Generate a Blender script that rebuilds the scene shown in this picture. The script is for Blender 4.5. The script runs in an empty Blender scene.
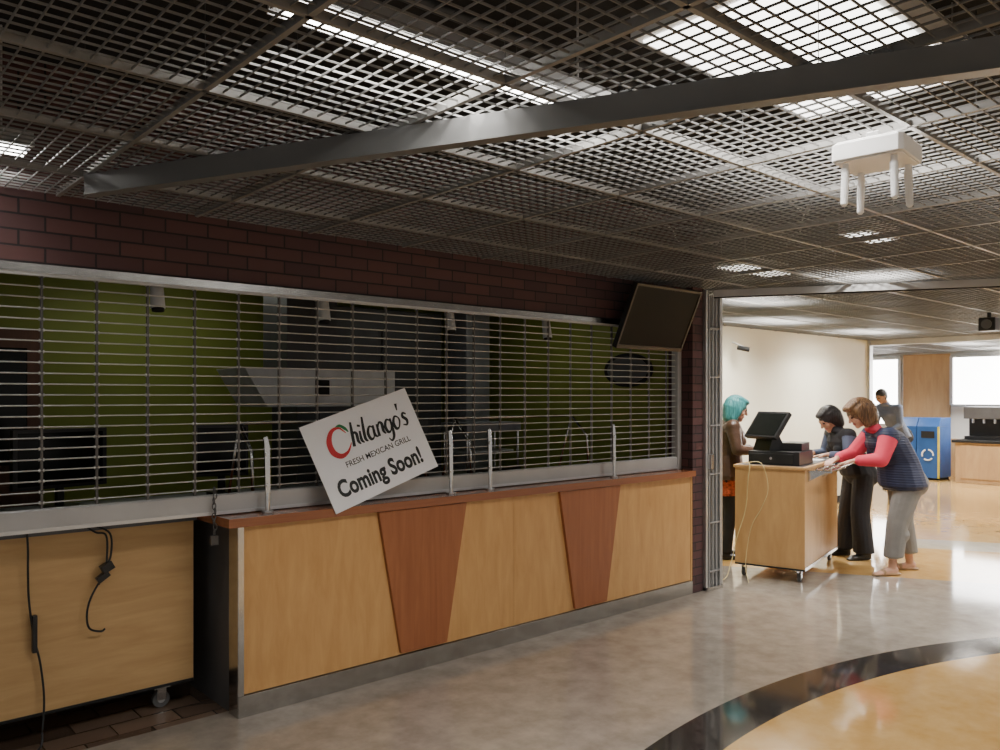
import bpy, bmesh, math, random
import numpy as np
from mathutils import Vector, Matrix
random.seed(4)
scene = bpy.context.scene
COL = scene.collection

# ------------------------------------------------------------------ materials
def new_mat(name):
    m = bpy.data.materials.new(name); m.use_nodes = True
    nt = m.node_tree
    return m, nt, nt.nodes["Principled BSDF"]

def link(nt, a, b): nt.links.new(a, b)

def plain(name, col, rough=0.5, metal=0.0, var=0.12, vscale=6.0, bump=0.0, bscale=60, emit=None, es=0, spec=0.5):
    m, nt, p = new_mat(name)
    p.inputs["Roughness"].default_value = rough
    p.inputs["Metallic"].default_value = metal
    p.inputs["Specular IOR Level"].default_value = spec
    tc = nt.nodes.new("ShaderNodeTexCoord")
    n = nt.nodes.new("ShaderNodeTexNoise"); n.inputs["Scale"].default_value = vscale
    n.inputs["Detail"].default_value = 4
    link(nt, tc.outputs["Object"], n.inputs["Vector"])
    r = nt.nodes.new("ShaderNodeValToRGB")
    r.color_ramp.elements[0].position = 0.3; r.color_ramp.elements[1].position = 0.7
    r.color_ramp.elements[0].color = [c*(1-var) for c in col]+[1]
    r.color_ramp.elements[1].color = [min(1, c*(1+var)) for c in col]+[1]
    link(nt, n.outputs["Fac"], r.inputs["Fac"]); link(nt, r.outputs["Color"], p.inputs["Base Color"])
    if bump:
        n2 = nt.nodes.new("ShaderNodeTexNoise"); n2.inputs["Scale"].default_value = bscale
        link(nt, tc.outputs["Object"], n2.inputs["Vector"])
        b = nt.nodes.new("ShaderNodeBump"); b.inputs["Strength"].default_value = bump; b.inputs["Distance"].default_value = 0.01
        link(nt, n2.outputs["Fac"], b.inputs["Height"]); link(nt, b.outputs["Normal"], p.inputs["Normal"])
    if emit:
        p.inputs["Emission Color"].default_value = (*emit, 1); p.inputs["Emission Strength"].default_value = es
    return m

def wood(name, c1, c2, rough=0.4, scale=(9, 9, 1.2)):
    m, nt, p = new_mat(name)
    p.inputs["Roughness"].default_value = rough
    tc = nt.nodes.new("ShaderNodeTexCoord"); mp = nt.nodes.new("ShaderNodeMapping")
    mp.inputs["Scale"].default_value = scale
    link(nt, tc.outputs["Object"], mp.inputs["Vector"])
    n = nt.nodes.new("ShaderNodeTexNoise"); n.inputs["Scale"].default_value = 2.2; n.inputs["Detail"].default_value = 7
    n.inputs["Roughness"].default_value = 0.62; n.inputs["Distortion"].default_value = 0.5
    link(nt, mp.outputs["Vector"], n.inputs["Vector"])
    r = nt.nodes.new("ShaderNodeValToRGB")
    r.color_ramp.elements[0].position = 0.25; r.color_ramp.elements[1].position = 0.75
    r.color_ramp.elements[0].color = (*c1, 1); r.color_ramp.elements[1].color = (*c2, 1)
    link(nt, n.outputs["Fac"], r.inputs["Fac"]); link(nt, r.outputs["Color"], p.inputs["Base Color"])
    return m

def emission(name, col, s, sample=True):
    m, nt, p = new_mat(name)
    p.inputs["Base Color"].default_value = (*col, 1)
    p.inputs["Emission Color"].default_value = (*col, 1); p.inputs["Emission Strength"].default_value = s
    if not sample:
        try: m.cycles.emission_sampling = 'NONE'
        except Exception: pass
    return m

def brick_mat(name, axis='XZ'):
    m, nt, p = new_mat(name); p.inputs["Roughness"].default_value = 0.7
    tc = nt.nodes.new("ShaderNodeTexCoord"); sp = nt.nodes.new("ShaderNodeSeparateXYZ"); cb = nt.nodes.new("ShaderNodeCombineXYZ")
    link(nt, tc.outputs["Object"], sp.inputs[0])
    ad = nt.nodes.new("ShaderNodeMath"); ad.operation = 'ADD'
    link(nt, sp.outputs["X"], ad.inputs[0]); link(nt, sp.outputs["Y"], ad.inputs[1])
    link(nt, ad.outputs[0], cb.inputs[0]); link(nt, sp.outputs["Z"], cb.inputs[1])
    b = nt.nodes.new("ShaderNodeTexBrick"); b.inputs["Scale"].default_value = 1.0
    b.inputs["Brick Width"].default_value = 0.205; b.inputs["Row Height"].default_value = 0.068
    b.inputs["Mortar Size"].default_value = 0.005; b.inputs["Mortar Smooth"].default_value = 0.3
    b.inputs["Color1"].default_value = (0.105, 0.044, 0.042, 1); b.inputs["Color2"].default_value = (0.062, 0.029, 0.033, 1)
    b.inputs["Mortar"].default_value = (0.018, 0.014, 0.015, 1)
    link(nt, cb.outputs[0], b.inputs["Vector"]); link(nt, b.outputs["Color"], p.inputs["Base Color"])
    bp = nt.nodes.new("ShaderNodeBump"); bp.invert = True; bp.inputs["Distance"].default_value = 0.01; bp.inputs["Strength"].default_value = 0.8
    link(nt, b.outputs["Fac"], bp.inputs["Height"]); link(nt, bp.outputs["Normal"], p.inputs["Normal"])
    return m

def quilt_mat(name, col, rough=0.6, scale=14):
    m, nt, p = new_mat(name); p.inputs["Roughness"].default_value = rough
    p.inputs["Base Color"].default_value = (*col, 1)
    tc = nt.nodes.new("ShaderNodeTexCoord")
    w = nt.nodes.new("ShaderNodeTexWave"); w.bands_direction = 'Z'; w.inputs["Scale"].default_value = scale
    w.inputs["Distortion"].default_value = 1.0
    link(nt, tc.outputs["Object"], w.inputs["Vector"])
    b = nt.nodes.new("ShaderNodeBump"); b.inputs["Strength"].default_value = 0.35; b.inputs["Distance"].default_value = 0.01
    link(nt, w.outputs["Fac"], b.inputs["Height"]); link(nt, b.outputs["Normal"], p.inputs["Normal"])
    r = nt.nodes.new("ShaderNodeValToRGB")
    r.color_ramp.elements[0].color = [c*0.8 for c in col]+[1]; r.color_ramp.elements[1].color = [c*1.15 for c in col]+[1]
    link(nt, w.outputs["Fac"], r.inputs["Fac"]); link(nt, r.outputs["Color"], p.inputs["Base Color"])
    return m

def floor_mat():
    m, nt, p = new_mat("polished_floor")
    tc = nt.nodes.new("ShaderNodeTexCoord"); sp = nt.nodes.new("ShaderNodeSeparateXYZ")
    link(nt, tc.outputs["Object"], sp.inputs[0])
    def math_(op, a, b=None):
        n = nt.nodes.new("ShaderNodeMath"); n.operation = op
        for i, v in enumerate((a, b)):
            if v is None: continue
            if isinstance(v, (int, float)): n.inputs[i].default_value = v
            else: link(nt, v, n.inputs[i])
        return n.outputs[0]
    def rgb_noise(c1, c2, scale, detail=6, lo=0.35, hi=0.65):
        n = nt.nodes.new("ShaderNodeTexNoise"); n.inputs["Scale"].default_value = scale; n.inputs["Detail"].default_value = detail
        n.inputs["Roughness"].default_value = 0.65
        link(nt, tc.outputs["Object"], n.inputs["Vector"])
        r = nt.nodes.new("ShaderNodeValToRGB"); r.color_ramp.elements[0].position = lo; r.color_ramp.elements[1].position = hi
        r.color_ramp.elements[0].color = (*c1, 1); r.color_ramp.elements[1].color = (*c2, 1)
        link(nt, n.outputs["Fac"], r.inputs["Fac"]); return r.outputs["Color"]
    def mix(f, a, b):
        n = nt.nodes.new("ShaderNodeMix"); n.data_type = 'RGBA'
        link(nt, f, n.inputs[0]); link(nt, a, n.inputs[6]); link(nt, b, n.inputs[7]); return n.outputs[2]
    beige = rgb_noise((0.235, 0.200, 0.165), (0.335, 0.295, 0.245), 6, 8)
    black = rgb_noise((0.010, 0.009, 0.009), (0.06, 0.052, 0.045), 30)
    yellow = rgb_noise((0.50, 0.29, 0.09), (0.60, 0.385, 0.15), 5, 8)
    cream = rgb_noise((0.42, 0.37, 0.28), (0.50, 0.45, 0.35), 5)
    quarry = nt.nodes.new("ShaderNodeTexBrick")
    quarry.inputs["Scale"].default_value = 1; quarry.inputs["Brick Width"].default_value = 0.3; quarry.inputs["Row Height"].default_value = 0.15
    quarry.inputs["Mortar Size"].default_value = 0.004
    quarry.inputs["Color1"].default_value = (0.09, 0.06, 0.045, 1); quarry.inputs["Color2"].default_value = (0.20, 0.135, 0.095, 1)
    quarry.inputs["Mortar"].default_value = (0.03, 0.025, 0.02, 1)
    link(nt, tc.outputs["Object"], quarry.inputs["Vector"])
    x, y = sp.outputs["X"], sp.outputs["Y"]
    dx = math_('SUBTRACT', x, 3.77); dy = math_('SUBTRACT', y, -2.54)
    dist = math_('SQRT', math_('ADD', math_('MULTIPLY', dx, dx), math_('MULTIPLY', dy, dy)))
    outer = math_('LESS_THAN', dist, 4.915); inner = math_('LESS_THAN', dist, 4.64)
    n = math_('ADD', math_('MULTIPLY', x, 0.874), math_('MULTIPLY', y, 0.486))
    far = math_('GREATER_THAN', n, 7.9)
    band = math_('MULTIPLY', math_('GREATER_THAN', n, 9.5), math_('LESS_THAN', n, 10.1))
    kit = math_('MULTIPLY', math_('GREATER_THAN', y, 3.99), math_('LESS_THAN', x, 5.6))
    c = mix(outer, beige, black); c = mix(inner, c, yellow); c = mix(far, c, yellow); c = mix(band, c, cream)
    c = mix(kit, c, quarry.outputs["Color"])
    link(nt, c, p.inputs["Base Color"])
    nr = nt.nodes.new("ShaderNodeTexNoise"); nr.inputs["Scale"].default_value = 3; nr.inputs["Detail"].default_value = 5
    link(nt, tc.outputs["Object"], nr.inputs["Vector"])
    mr = nt.nodes.new("ShaderNodeMapRange"); mr.inputs["To Min"].default_value = 0.04; mr.inputs["To Max"].default_value = 0.11
    link(nt, nr.outputs["Fac"], mr.inputs["Value"]); link(nt, mr.outputs["Result"], p.inputs["Roughness"])
    p.inputs["Specular IOR Level"].default_value = 0.95
    return m

M = {}
M['birch'] = wood("birch_veneer", (0.53, 0.275, 0.092), (0.67, 0.39, 0.155), 0.33, (7, 7, 1.3))
M['cherry'] = wood("cherry_veneer", (0.28, 0.09, 0.034), (0.39, 0.14, 0.056), 0.35, (16, 16, 1.0))
M['cherry_h'] = wood("cherry_edge", (0.25, 0.083, 0.036), (0.34, 0.125, 0.055), 0.2, (1, 14, 14))
M['ply'] = wood("plywood_cabinet", (0.51, 0.30, 0.12), (0.65, 0.42, 0.19), 0.5, (1.2, 1.2, 9))
M['cartwood'] = wood("cart_maple", (0.52, 0.29, 0.11), (0.64, 0.39, 0.17), 0.4, (6, 6, 1.2))
M['wallwood'] = wood("wood_panelling", (0.44, 0.28, 0.14), (0.56, 0.38, 0.20), 0.5, (5, 5, 1))
M['steel'] = plain("brushed_steel", (0.58, 0.58, 0.575), 0.2, 1.0, 0.08, 20)
M['alu'] = plain("aluminium", (0.60, 0.60, 0.60), 0.38, 0.85, 0.06, 15)
M['alubar'] = plain("painted_alu_bar", (0.47, 0.47, 0.47), 0.45, 0.3, 0.05)
M['post'] = plain("anodised_post", (0.42, 0.42, 0.42), 0.4, 0.5, 0.05)
M['rod'] = plain("grille_rod", (0.55, 0.54, 0.52), 0.4, 0.6, 0.05)
M['link'] = plain("grille_link", (0.13, 0.125, 0.12), 0.5, 0.6, 0.08)
M['greypanel'] = plain("dark_grey_laminate", (0.10, 0.10, 0.105), 0.45, 0.2)
M['black'] = plain("black_plastic", (0.012, 0.012, 0.013), 0.35)
M['blackm'] = plain("matte_black", (0.01, 0.01, 0.01), 0.8)
M['screen'] = plain("screen_glass", (0.008, 0.009, 0.008), 0.15, 0, 0.05, spec=0.2)
M['tvscreen'] = plain("television_panel", (0.006, 0.007, 0.006), 0.45, 0, 0.05, spec=0.10)
M['white'] = plain("white_plastic", (0.84, 0.84, 0.84), 0.4, 0, 0.02)
M['paper'] = plain("foam_board", (0.88, 0.88, 0.91), 0.55, 0, 0.02)
M['brick'] = brick_mat("dark_brick")
M['green'] = plain("olive_green_paint", (0.20, 0.235, 0.035), 0.6, 0, 0.05, 2)
M['cream'] = plain("cream_paint", (0.82, 0.80, 0.65), 0.6, 0, 0.03, 2)
M['whitewall'] = plain("white_paint", (0.78, 0.78, 0.75), 0.6, 0, 0.03, 2)
M['mesh'] = plain("ceiling_mesh_paint", (0.21, 0.21, 0.207), 0.42, 0.3, 0.1)
M['tbar'] = plain("ceiling_tbar_paint", (0.26, 0.255, 0.245), 0.42, 0.3, 0.1)
M['beam'] = plain("grey_beam_paint", (0.17, 0.172, 0.172), 0.38, 0.2, 0.05)
M['plenum'] = plain("plenum_dark", (0.012, 0.012, 0.013), 0.9)
M['duct'] = plain("duct_metal", (0.06, 0.06, 0.062), 0.6, 0.2)
M['kitchen'] = plain("kitchen_dark", (0.06, 0.06, 0.06), 0.6)
M['kgrey'] = plain("equipment_grey", (0.22, 0.23, 0.25), 0.45, 0.2)
M['kdark'] = plain("equipment_dark", (0.06, 0.062, 0.068), 0.45, 0.2)
M['klight'] = plain("equipment_light", (0.62, 0.64, 0.66), 0.45, 0.1)
M['brown'] = wood("dark_door_wood", (0.10, 0.04, 0.025), (0.16, 0.07, 0.04), 0.5)
M['rubber'] = plain("caster_rubber", (0.10, 0.10, 0.10), 0.6)
M['cordy'] = plain("cord_beige", (0.62, 0.50, 0.25), 0.5)
M['blue'] = plain("recycle_blue", (0.02, 0.09, 0.30), 0.4)
M['yellow'] = plain("bin_yellow", (0.65, 0.52, 0.03), 0.4)
M['red'] = plain("print_red", (0.62, 0.02, 0.03), 0.5)
M['inkgreen'] = plain("print_green", (0.02, 0.22, 0.08), 0.5)
M['ink'] = plain("print_black", (0.012, 0.014, 0.014), 0.5)
M['window'] = emission("daylight_window", (1.0, 0.98, 0.95), 13.0)
M['tube'] = emission("fluorescent_tube", (1.0, 0.97, 0.92), 14.0, False)
M['troffer'] = emission("troffer_lens", (1.0, 0.97, 0.92), 6.0, False)
M['kfill'] = emission("kitchen_fill_tube", (1.0, 1.0, 0.88), 6.0)  # glow of the added kitchen fill fixtures

# ------------------------------------------------------------------ mesh builder
class B:
    def __init__(s, name): s.name = name; s.v = []; s.f = []; s.mi = []; s.sm = []; s.mats = []
    def _m(s, key):
        m = M[key]
        if m not in s.mats: s.mats.append(m)
        return s.mats.index(m)
    def add(s, vs, fs, key, smooth=False, T=None):
        o = len(s.v); i = s._m(key)
        for v in vs:
            v = Vector(v)
            if T is not None: v = T @ v
            s.v.append(v)
        for f in fs: s.f.append([o+k for k in f]); s.mi.append(i); s.sm.append(smooth)
    def box(s, lo, hi, key, T=None):
        x0, y0, z0 = lo; x1, y1, z1 = hi
        vs = [(x0,y0,z0),(x1,y0,z0),(x1,y1,z0),(x0,y1,z0),(x0,y0,z1),(x1,y0,z1),(x1,y1,z1),(x0,y1,z1)]
        s.add(vs, [(0,3,2,1),(4,5,6,7),(0,1,5,4),(1,2,6,5),(2,3,7,6),(3,0,4,7)], key, False, T)
    def prism(s, pts, off, key, T=None):
        n = len(pts); off = Vector(off); a = [Vector(p) for p in pts]
        vs = a+[p+off for p in a]
        fs = [list(range(n))[::-1], [n+i for i in range(n)]]
        for i in range(n): fs.append([i, (i+1) % n, n+(i+1) % n, n+i])
        s.add(vs, fs, key, False, T)
    def cyl(s, p0, p1, r0, key, r1=None, n=14, T=None):
        p0 = Vector(p0); p1 = Vector(p1); r1 = r0 if r1 is None else r1
        d = (p1-p0).normalized(); a = d.orthogonal().normalized(); b = d.cross(a)
        vs = []
        for p, r in ((p0, r0), (p1, r1)):
            for i in range(n):
                t = 2*math.pi*i/n; vs.append(p+a*math.cos(t)*r+b*math.sin(t)*r)
        s.add(vs, [(i, (i+1) % n, n+(i+1) % n, n+i) for i in range(n)], key, True, T)
        s.add(vs, [list(range(n))[::-1], [n+i for i in range(n)]], key, False, T)
    def tube(s, pts, r, key, n=8, T=None, closed=False):
        pts = [Vector(p) for p in pts]; m = len(pts); vs = []
        for i, p in enumerate(pts):
            if closed: d = pts[(i+1) % m]-pts[i-1]
            else: d = pts[min(i+1, m-1)]-pts[max(i-1, 0)]
            d.normalize()
            up = Vector((0.13, 0.31, 0.94))
            a = d.cross(up).normalized(); b = d.cross(a)
            for k in range(n):
                t = 2*math.pi*k/n; vs.append(p+a*math.cos(t)*r+b*math.sin(t)*r)
        fs = []
        for i in range(m if closed else m-1):
            j = (i+1) % m
            for k in range(n): fs.append((i*n+k, i*n+(k+1) % n, j*n+(k+1) % n, j*n+k))
        if not closed: fs += [list(range(n))[::-1], [(m-1)*n+k for k in range(n)]]
        s.add(vs, fs, key, True, T)
    def build(s, T=None, bevel=0, parent=None, origin=True):
        me = bpy.data.meshes.new(s.name)
        off = Vector((0, 0, 0))
        if T is None and origin:
            xs = [v.x for v in s.v]; ys = [v.y for v in s.v]; zs = [v.z for v in s.v]
            off = Vector(((min(xs)+max(xs))/2, (min(ys)+max(ys))/2, min(zs)))
        me.from_pydata([v-off for v in s.v], [], s.f)
        for m in s.mats: me.materials.append(m)
        me.polygons.foreach_set("material_index", s.mi); me.polygons.foreach_set("use_smooth", s.sm)
        me.update()
        bm = bmesh.new(); bm.from_mesh(me); bmesh.ops.recalc_face_normals(bm, faces=bm.faces); bm.to_mesh(me); bm.free()
        ob = bpy.data.objects.new(s.name, me); COL.objects.link(ob)
        if T is not None: ob.matrix_world = T
        else: ob.location = off
        if bevel:
            b = ob.modifiers.new("bevel", 'BEVEL'); b.width = bevel; b.segments = 2; b.limit_method = 'ANGLE'; b.angle_limit = math.radians(50)
        if parent:
            ob.parent = parent; ob.matrix_parent_inverse = parent.matrix_world.inverted()
        return ob

def spline(pts, k=6):
    pts = [Vector(p) for p in pts]; out = []
    P = [pts[0]]+pts+[pts[-1]]
    for i in range(1, len(P)-2):
        for j in range(k):
            t = j/k; a, b, c, d = P[i-1], P[i], P[i+1], P[i+2]
            out.append(0.5*((2*b)+(c-a)*t+(2*a-5*b+4*c-d)*t*t+(3*b-a-3*c+d)*t**3))
    out.append(pts[-1]); return out

CZ = 2.48     # ceiling mesh height
PZ = 3.05     # plenum top

# ------------------------------------------------------------------ shell
fm = bpy.data.meshes.new("floor")
fm.from_pydata([(-4, -5, 0), (17.6, -5, 0), (17.6, 9.4, 0), (-4, 9.4, 0)], [], [(0, 1, 2, 3)])
fm.materials.append(floor_mat())
COL.objects.link(bpy.data.objects.new("floor", fm))

b = B("ceiling_slab"); b.box((-4, -5, PZ), (17.6, 9.4, PZ+0.1), 'plenum')
b.box((-4.1, -5, CZ-0.03), (-4, 4.1, PZ), 'plenum'); b.box((-4, -5.1, CZ-0.03), (17.6, -5, PZ), 'plenum')   # unseen bulkheads added to keep world light out of the plenum
b.build()

b = B("wall_brick")      # brick fascia above the shutter + pier at the right + wall at left
b.box((-0.8, 3.95, 2.17), (5.67, 4.10, PZ), 'brick')
b.box((5.53, 3.86, 0.0), (5.67, 4.10, PZ), 'brick')
b.box((-4, 3.95, 0.0), (-0.8, 4.10, PZ), 'brick')
b.build(origin=False)
b = B("wall_kitchen_side")
b.box((5.655, 4.10, 0), (5.76, 6.9, PZ), 'green'); b.build()
b = B("wall_kitchen_back")
b.box((-1.5, 6.8, 0), (5.655, 6.9, PZ), 'green'); b.build()
b = B("wall_kitchen_left")
b.box((-1.6, 4.10, 0), (-1.5, 6.9, PZ), 'green'); b.build()
b = B("ceiling_kitchen")
b.box((-1.5, 4.10, 2.55), (5.655, 6.8, 2.6), 'kitchen'); b.build()
b = B("door_kitchen")
b.box((0.5, 6.74, 0), (1.46, 6.8, 2.09), 'brown')
b.box((0.60, 6.72, 1.1), (1.36, 6.745, 1.95), 'screen')
b.box((0.60, 6.72, 0.15), (1.36, 6.745, 0.95), 'brown')
b.cyl((1.30, 6.70, 1.0), (1.30, 6.66, 1.0), 0.025, 'steel')
b.build(bevel=0.006)

b = B("wall_back")
b.box((5.76, 5.72, 0), (12.9, 5.85, PZ), 'cream'); b.build()
b = B("baseboard_back"); b.box((5.77, 5.70, 0), (12.9, 5.72, 0.1), 'blackm'); b.build()
b = B("wall_end_frame")
b.box((12.9, 5.68, 0), (13.02, 5.90, CZ), 'alu')
b.box((13.02, 5.75, 0.0), (13.10, 5.85, CZ), 'alu')
b.build(bevel=0.006)
b = B("trim_far_header"); b.box((12.95, -4.9, 2.40), (13.07, 5.68, 2.52), 'alubar'); b.build()

b = B("wall_far")
b.box((17.5, -5, 0), (17.62, 9.4, PZ), 'whitewall')
b.box((17.47, 6.10, 0), (17.5, 7.0, 2.45), 'wallwood')
b.box((17.47, -5, 0), (17.5, 6.10, 0.75), 'wallwood')
b.build()
b = B("wall_far_return"); b.box((13.0, 9.3, 0), (17.5, 9.4, PZ), 'whitewall'); b.build()

def window(name, y0, y1, z0, z1, n):
    b = B(name)
    b.box((17.44, y0, z0), (17.46, y1, z1), 'window')
    for i in range(n+1):
        y = y0+(y1-y0)*i/n; b.box((17.39, y-0.03, z0), (17.49, y+0.03, z1), 'alu')
    b.box((17.38, y0, z0-0.04), (17.49, y1, z0+0.02), 'alu'); b.box((17.38, y0, z1-0.02), (17.49, y1, z1+0.04), 'alu')
    b.build()
window("window_1", 1.2, 6.05, 1.42, 2.38, 3)
window("window_2", 7.05, 8.6, 1.0, 2.38, 2)

# ------------------------------------------------------------------ mesh ceiling
b = B("ceiling")
st = 0.61/12
def regions():
    X0, Y0 = 0.915-0.61*8, 1.08-0.61*10
    for i in range(37):
        for j in range(24):
            x0 = X0+0.61*i; y0 = Y0+0.61*j
            x1, y1 = x0+0.61, y0+0.61
            xm, ym = (x0+x1)/2, (y0+y1)/2
            if x0 > 17.4 or y1 < -5: continue
            if ym > 3.95 and xm < 5.78: continue
            if ym > 5.75 and xm < 13.1: continue
            if ym > 9.2: continue
            if ym < 3.95 and y1 > 3.94 and xm < 5.78: y1 = 3.94
            if ym < 5.75 and y1 > 5.71 and xm < 13.1: y1 = 5.71
            yield x0, y0, min(x1, 17.45), y1
def blade(x0, y0, x1, y1, w, z0, z1, key):
    if x1-x0 > y1-y0: vs = [(x0, y0-w, z0), (x1, y0-w, z0), (x1, y0+w, z0), (x0, y0+w, z0), (x0, y0-w, z1), (x1, y0-w, z1), (x1, y0+w, z1), (x0, y0+w, z1)]; fs = [(0, 1, 2, 3), (0, 1, 5, 4), (2, 3, 7, 6), (4, 5, 6, 7)]
    else: vs = [(x0-w, y0, z0), (x0+w, y0, z0), (x0+w, y1, z0), (x0-w, y1, z0), (x0-w, y0, z1), (x0+w, y0, z1), (x0+w, y1, z1), (x0-w, y1, z1)]; fs = [(0, 1, 2, 3), (1, 2, 6, 5), (0, 3, 7, 4), (4, 5, 6, 7)]
    b.add(vs, fs, key)
for x0, y0, x1, y1 in regions():
    for k in range(12):
        yy = y0+k*st; xx = x0+k*st
        if yy < y1:
            if k == 0: blade(x0, yy, x1, yy, .008, CZ-.006, CZ+.020, 'tbar')
            else: blade(x0, yy, x1, yy, .0016, CZ, CZ+.006, 'mesh')
        if xx < x1:
            if k == 0: blade(xx, y0, xx, y1, .008, CZ-.006, CZ+.020, 'tbar')
            else: blade(xx, y0, xx, y1, .0016, CZ, CZ+.006, 'mesh')
for i in range(-4, 24):
    for j in range(-3, 5):
        if (i+j) % 2 == 0: b.cyl((0.915+i*0.61, 1.08+j*0.61, CZ+0.02), (0.915+i*0.61, 1.08+j*0.61, PZ), 0.0015, 'duct', n=5)
b.build(origin=False)

# grey beam running diagonally under the mesh
u = Vector((1.293, -2.787, 0)).normalized(); nrm = Vector((-u.y, u.x, 0))
if nrm.x < 0: nrm = -nrm
b = B("ceiling_beam")
P0 = Vector((2.204, 0.66, 0)); a = P0-u*3.10; c = P0+u*5.5
z0, z1 = 2.398, 2.473
b.prism([a+Vector((0, 0, z0)), c+Vector((0, 0, z0)), c+Vector((0, 0, z1)), a+Vector((0, 0, z1))], nrm*0.04, 'beam')
b.prism([a+Vector((0, 0, z0-0.006))-nrm*0.005, c+Vector((0, 0, z0-0.006))-nrm*0.005, c+Vector((0, 0, z0))-nrm*0.005, a+Vector((0, 0, z0))-nrm*0.005], nrm*0.05, 'beam')
b.build()

# sliding grille track in ceiling
u2 = Vector((0.486, -0.874, 0)); n2 = Vector((0.874, 0.486, 0))
b = B("trim_grille_track")
a = Vector((5.77, 3.82, 0)); c = a+u2*8.5
b.prism([a+Vector((0, 0, 2.42)), c+Vector((0, 0, 2.42)), c+Vector((0, 0, 2.473)), a+Vector((0, 0, 2.473))], n2*0.06, 'alubar')
b.prism([a+Vector((0, 0, 2.41))+n2*0.02, c+Vector((0, 0, 2.41))+n2*0.02, c+Vector((0, 0, 2.42))+n2*0.02, a+Vector((0, 0, 2.42))+n2*0.02], n2*0.02, 'blackm')
b.build()

# plenum services
b = B("air_duct"); b.cyl((-3.5, 0.3, 2.88), (12.5, 0.3, 2.88), 0.14, 'duct', n=20)
for i in range(14): b.cyl((-3+i*1.1, 0.3, 2.88), (-2.97+i*1.1, 0.3, 2.88), 0.15, 'duct', n=20)
b.build()
b = B("sprinkler_pipe")
b.cyl((-3.5, 2.25, 2.95), (16.5, 2.25, 2.95), 0.022, 'duct')
for i in range(8): b.cyl((-1.7+i*2.2, 2.25, 2.95), (-1.7+i*2.2, 2.25, 2.80), 0.012, 'duct')
b.build()
b = B("cable_bundle")
for i in range(8):
    x0 = random.uniform(2.5, 6); y0 = random.uniform(2.0, 3.3)
    pts = [(x0+j*0.25+random.uniform(-.1, .1), y0+random.uniform(-.15, .15)+j*0.05, 2.60+random.uniform(-.04, .08)) for j in range(6)]
    b.tube(spline(pts, 4), 0.005, 'alubar' if i % 2 else 'duct', 6)
b.build()

# ------------------------------------------------------------------ light fixtures
def lamp(parent, x, y, z, lx, ly, P, spread=125):
    l = bpy.data.lights.new("lamp", 'AREA'); l.shape = 'RECTANGLE'; l.size = lx; l.size_y = ly; l.energy = P
    l.color = (1.0, 0.96, 0.90); l.spread = math.radians(spread)
    o = bpy.data.objects.new("lamp", l); COL.objects.link(o)
    o.parent = parent; o.location = Vector((x, y, z))-parent.location
def strip(x0, x1, y, z, P=25, w=0.06):
    b = B("fluorescent_strip_light")
    b.box((x0, y-w, z), (x1, y+w, z+0.06), 'alubar')
    b.prism([(x0, y-w-0.02, z-0.005), (x0, y-w, z+0.06), (x0, y+w, z+0.06), (x0, y+w+0.02, z-0.005), (x0, y+w+0.015, z-0.005), (x0, y+w-.005, z+0.05), (x0, y-w+.005, z+0.05), (x0, y-w-0.015, z-0.005)], (x1-x0, 0, 0), 'alubar')
    b.cyl((x0+0.02, y-0.025, z-0.015), (x1-0.02, y-0.025, z-0.015), 0.013, 'tube')
    b.cyl((x0+0.02, y+0.025, z-0.015), (x1-0.02, y+0.025, z-0.015), 0.013, 'tube')
    b.cyl((x0+.1, y, z+0.06), (x0+.1, y, PZ), 0.004, 'alubar'); b.cyl((x1-.1, y, z+0.06), (x1-.1, y, PZ), 0.004, 'alubar')
    o = b.build()
    if P: lamp(o, (x0+x1)/2, y, z-0.032, x1-x0-.05, 0.08, P)
def troffer(x, y, z, lx=1.15, ly=0.55, P=45, spread=125):
    b = B("troffer_light")
    b.box((x-lx/2, y-ly/2, z), (x+lx/2, y+ly/2, z+0.09), 'white')
    b.box((x-lx/2+.03, y-ly/2+.03, z-0.006), (x+lx/2-.03, y+ly/2-.03, z), 'troffer')
    for sx in (-1, 1):
        for sy in (-1, 1): b.cyl((x+sx*lx*.4, y+sy*ly*.4, z+.09), (x+sx*lx*.4, y+sy*ly*.4, PZ), 0.003, 'alubar')
    o = b.build()
    lamp(o, x, y, z-0.012, lx-.08, ly-.08, P, spread)
strip(0.95, 2.15, 1.90, 2.60, 16)
strip(0.1, 0.75, 3.66, 2.58, 3)
troffer(2.75, 1.40, 2.80, 1.2, 0.7, 46)
troffer(5.9, 2.60, 2.75, 0.5, 0.22, 40)
troffer(6.7, 4.0, 2.75, 0.9, 0.3, 55)
for (xx, yy, pp) in ((-1.5, -1.2, 26), (1.2, -2.2, 34), (4.6, -1.2, 46), (7.5, 0.0, 65)): troffer(xx, yy, 2.80, P=pp)  # out-of-view troffers added to light the room
for xx in (8.6, 11.0, 14.8, 16.6):
    for yy in (1.6, 4.9): troffer(xx, yy, 2.76, 1.1, 0.5, 110)
troffer(10.0, -1.2, 2.76, P=60); troffer(14.0, -1.2, 2.76, P=60)
troffer(15.5, 7.6, 2.76, P=100)
b = B("kitchen_fill_light")  # added fill fixtures that brighten the dark kitchen
b.box((1.6, 6.1, 2.46), (2.8, 6.26, 2.52), 'white'); b.box((1.62, 6.12, 2.445), (2.78, 6.24, 2.46), 'kfill')
b.box((4.2, 5.2, 2.46), (5.2, 5.36, 2.52), 'white'); b.box((4.22, 5.22, 2.445), (5.18, 5.34, 2.46), 'kfill')
b.cyl((2.2, 6.18, 2.52), (2.2, 6.18, 2.55), 0.02, 'white'); b.cyl((4.7, 5.28, 2.52), (4.7, 5.28, 2.55), 0.02, 'white')
b.build()

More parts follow.
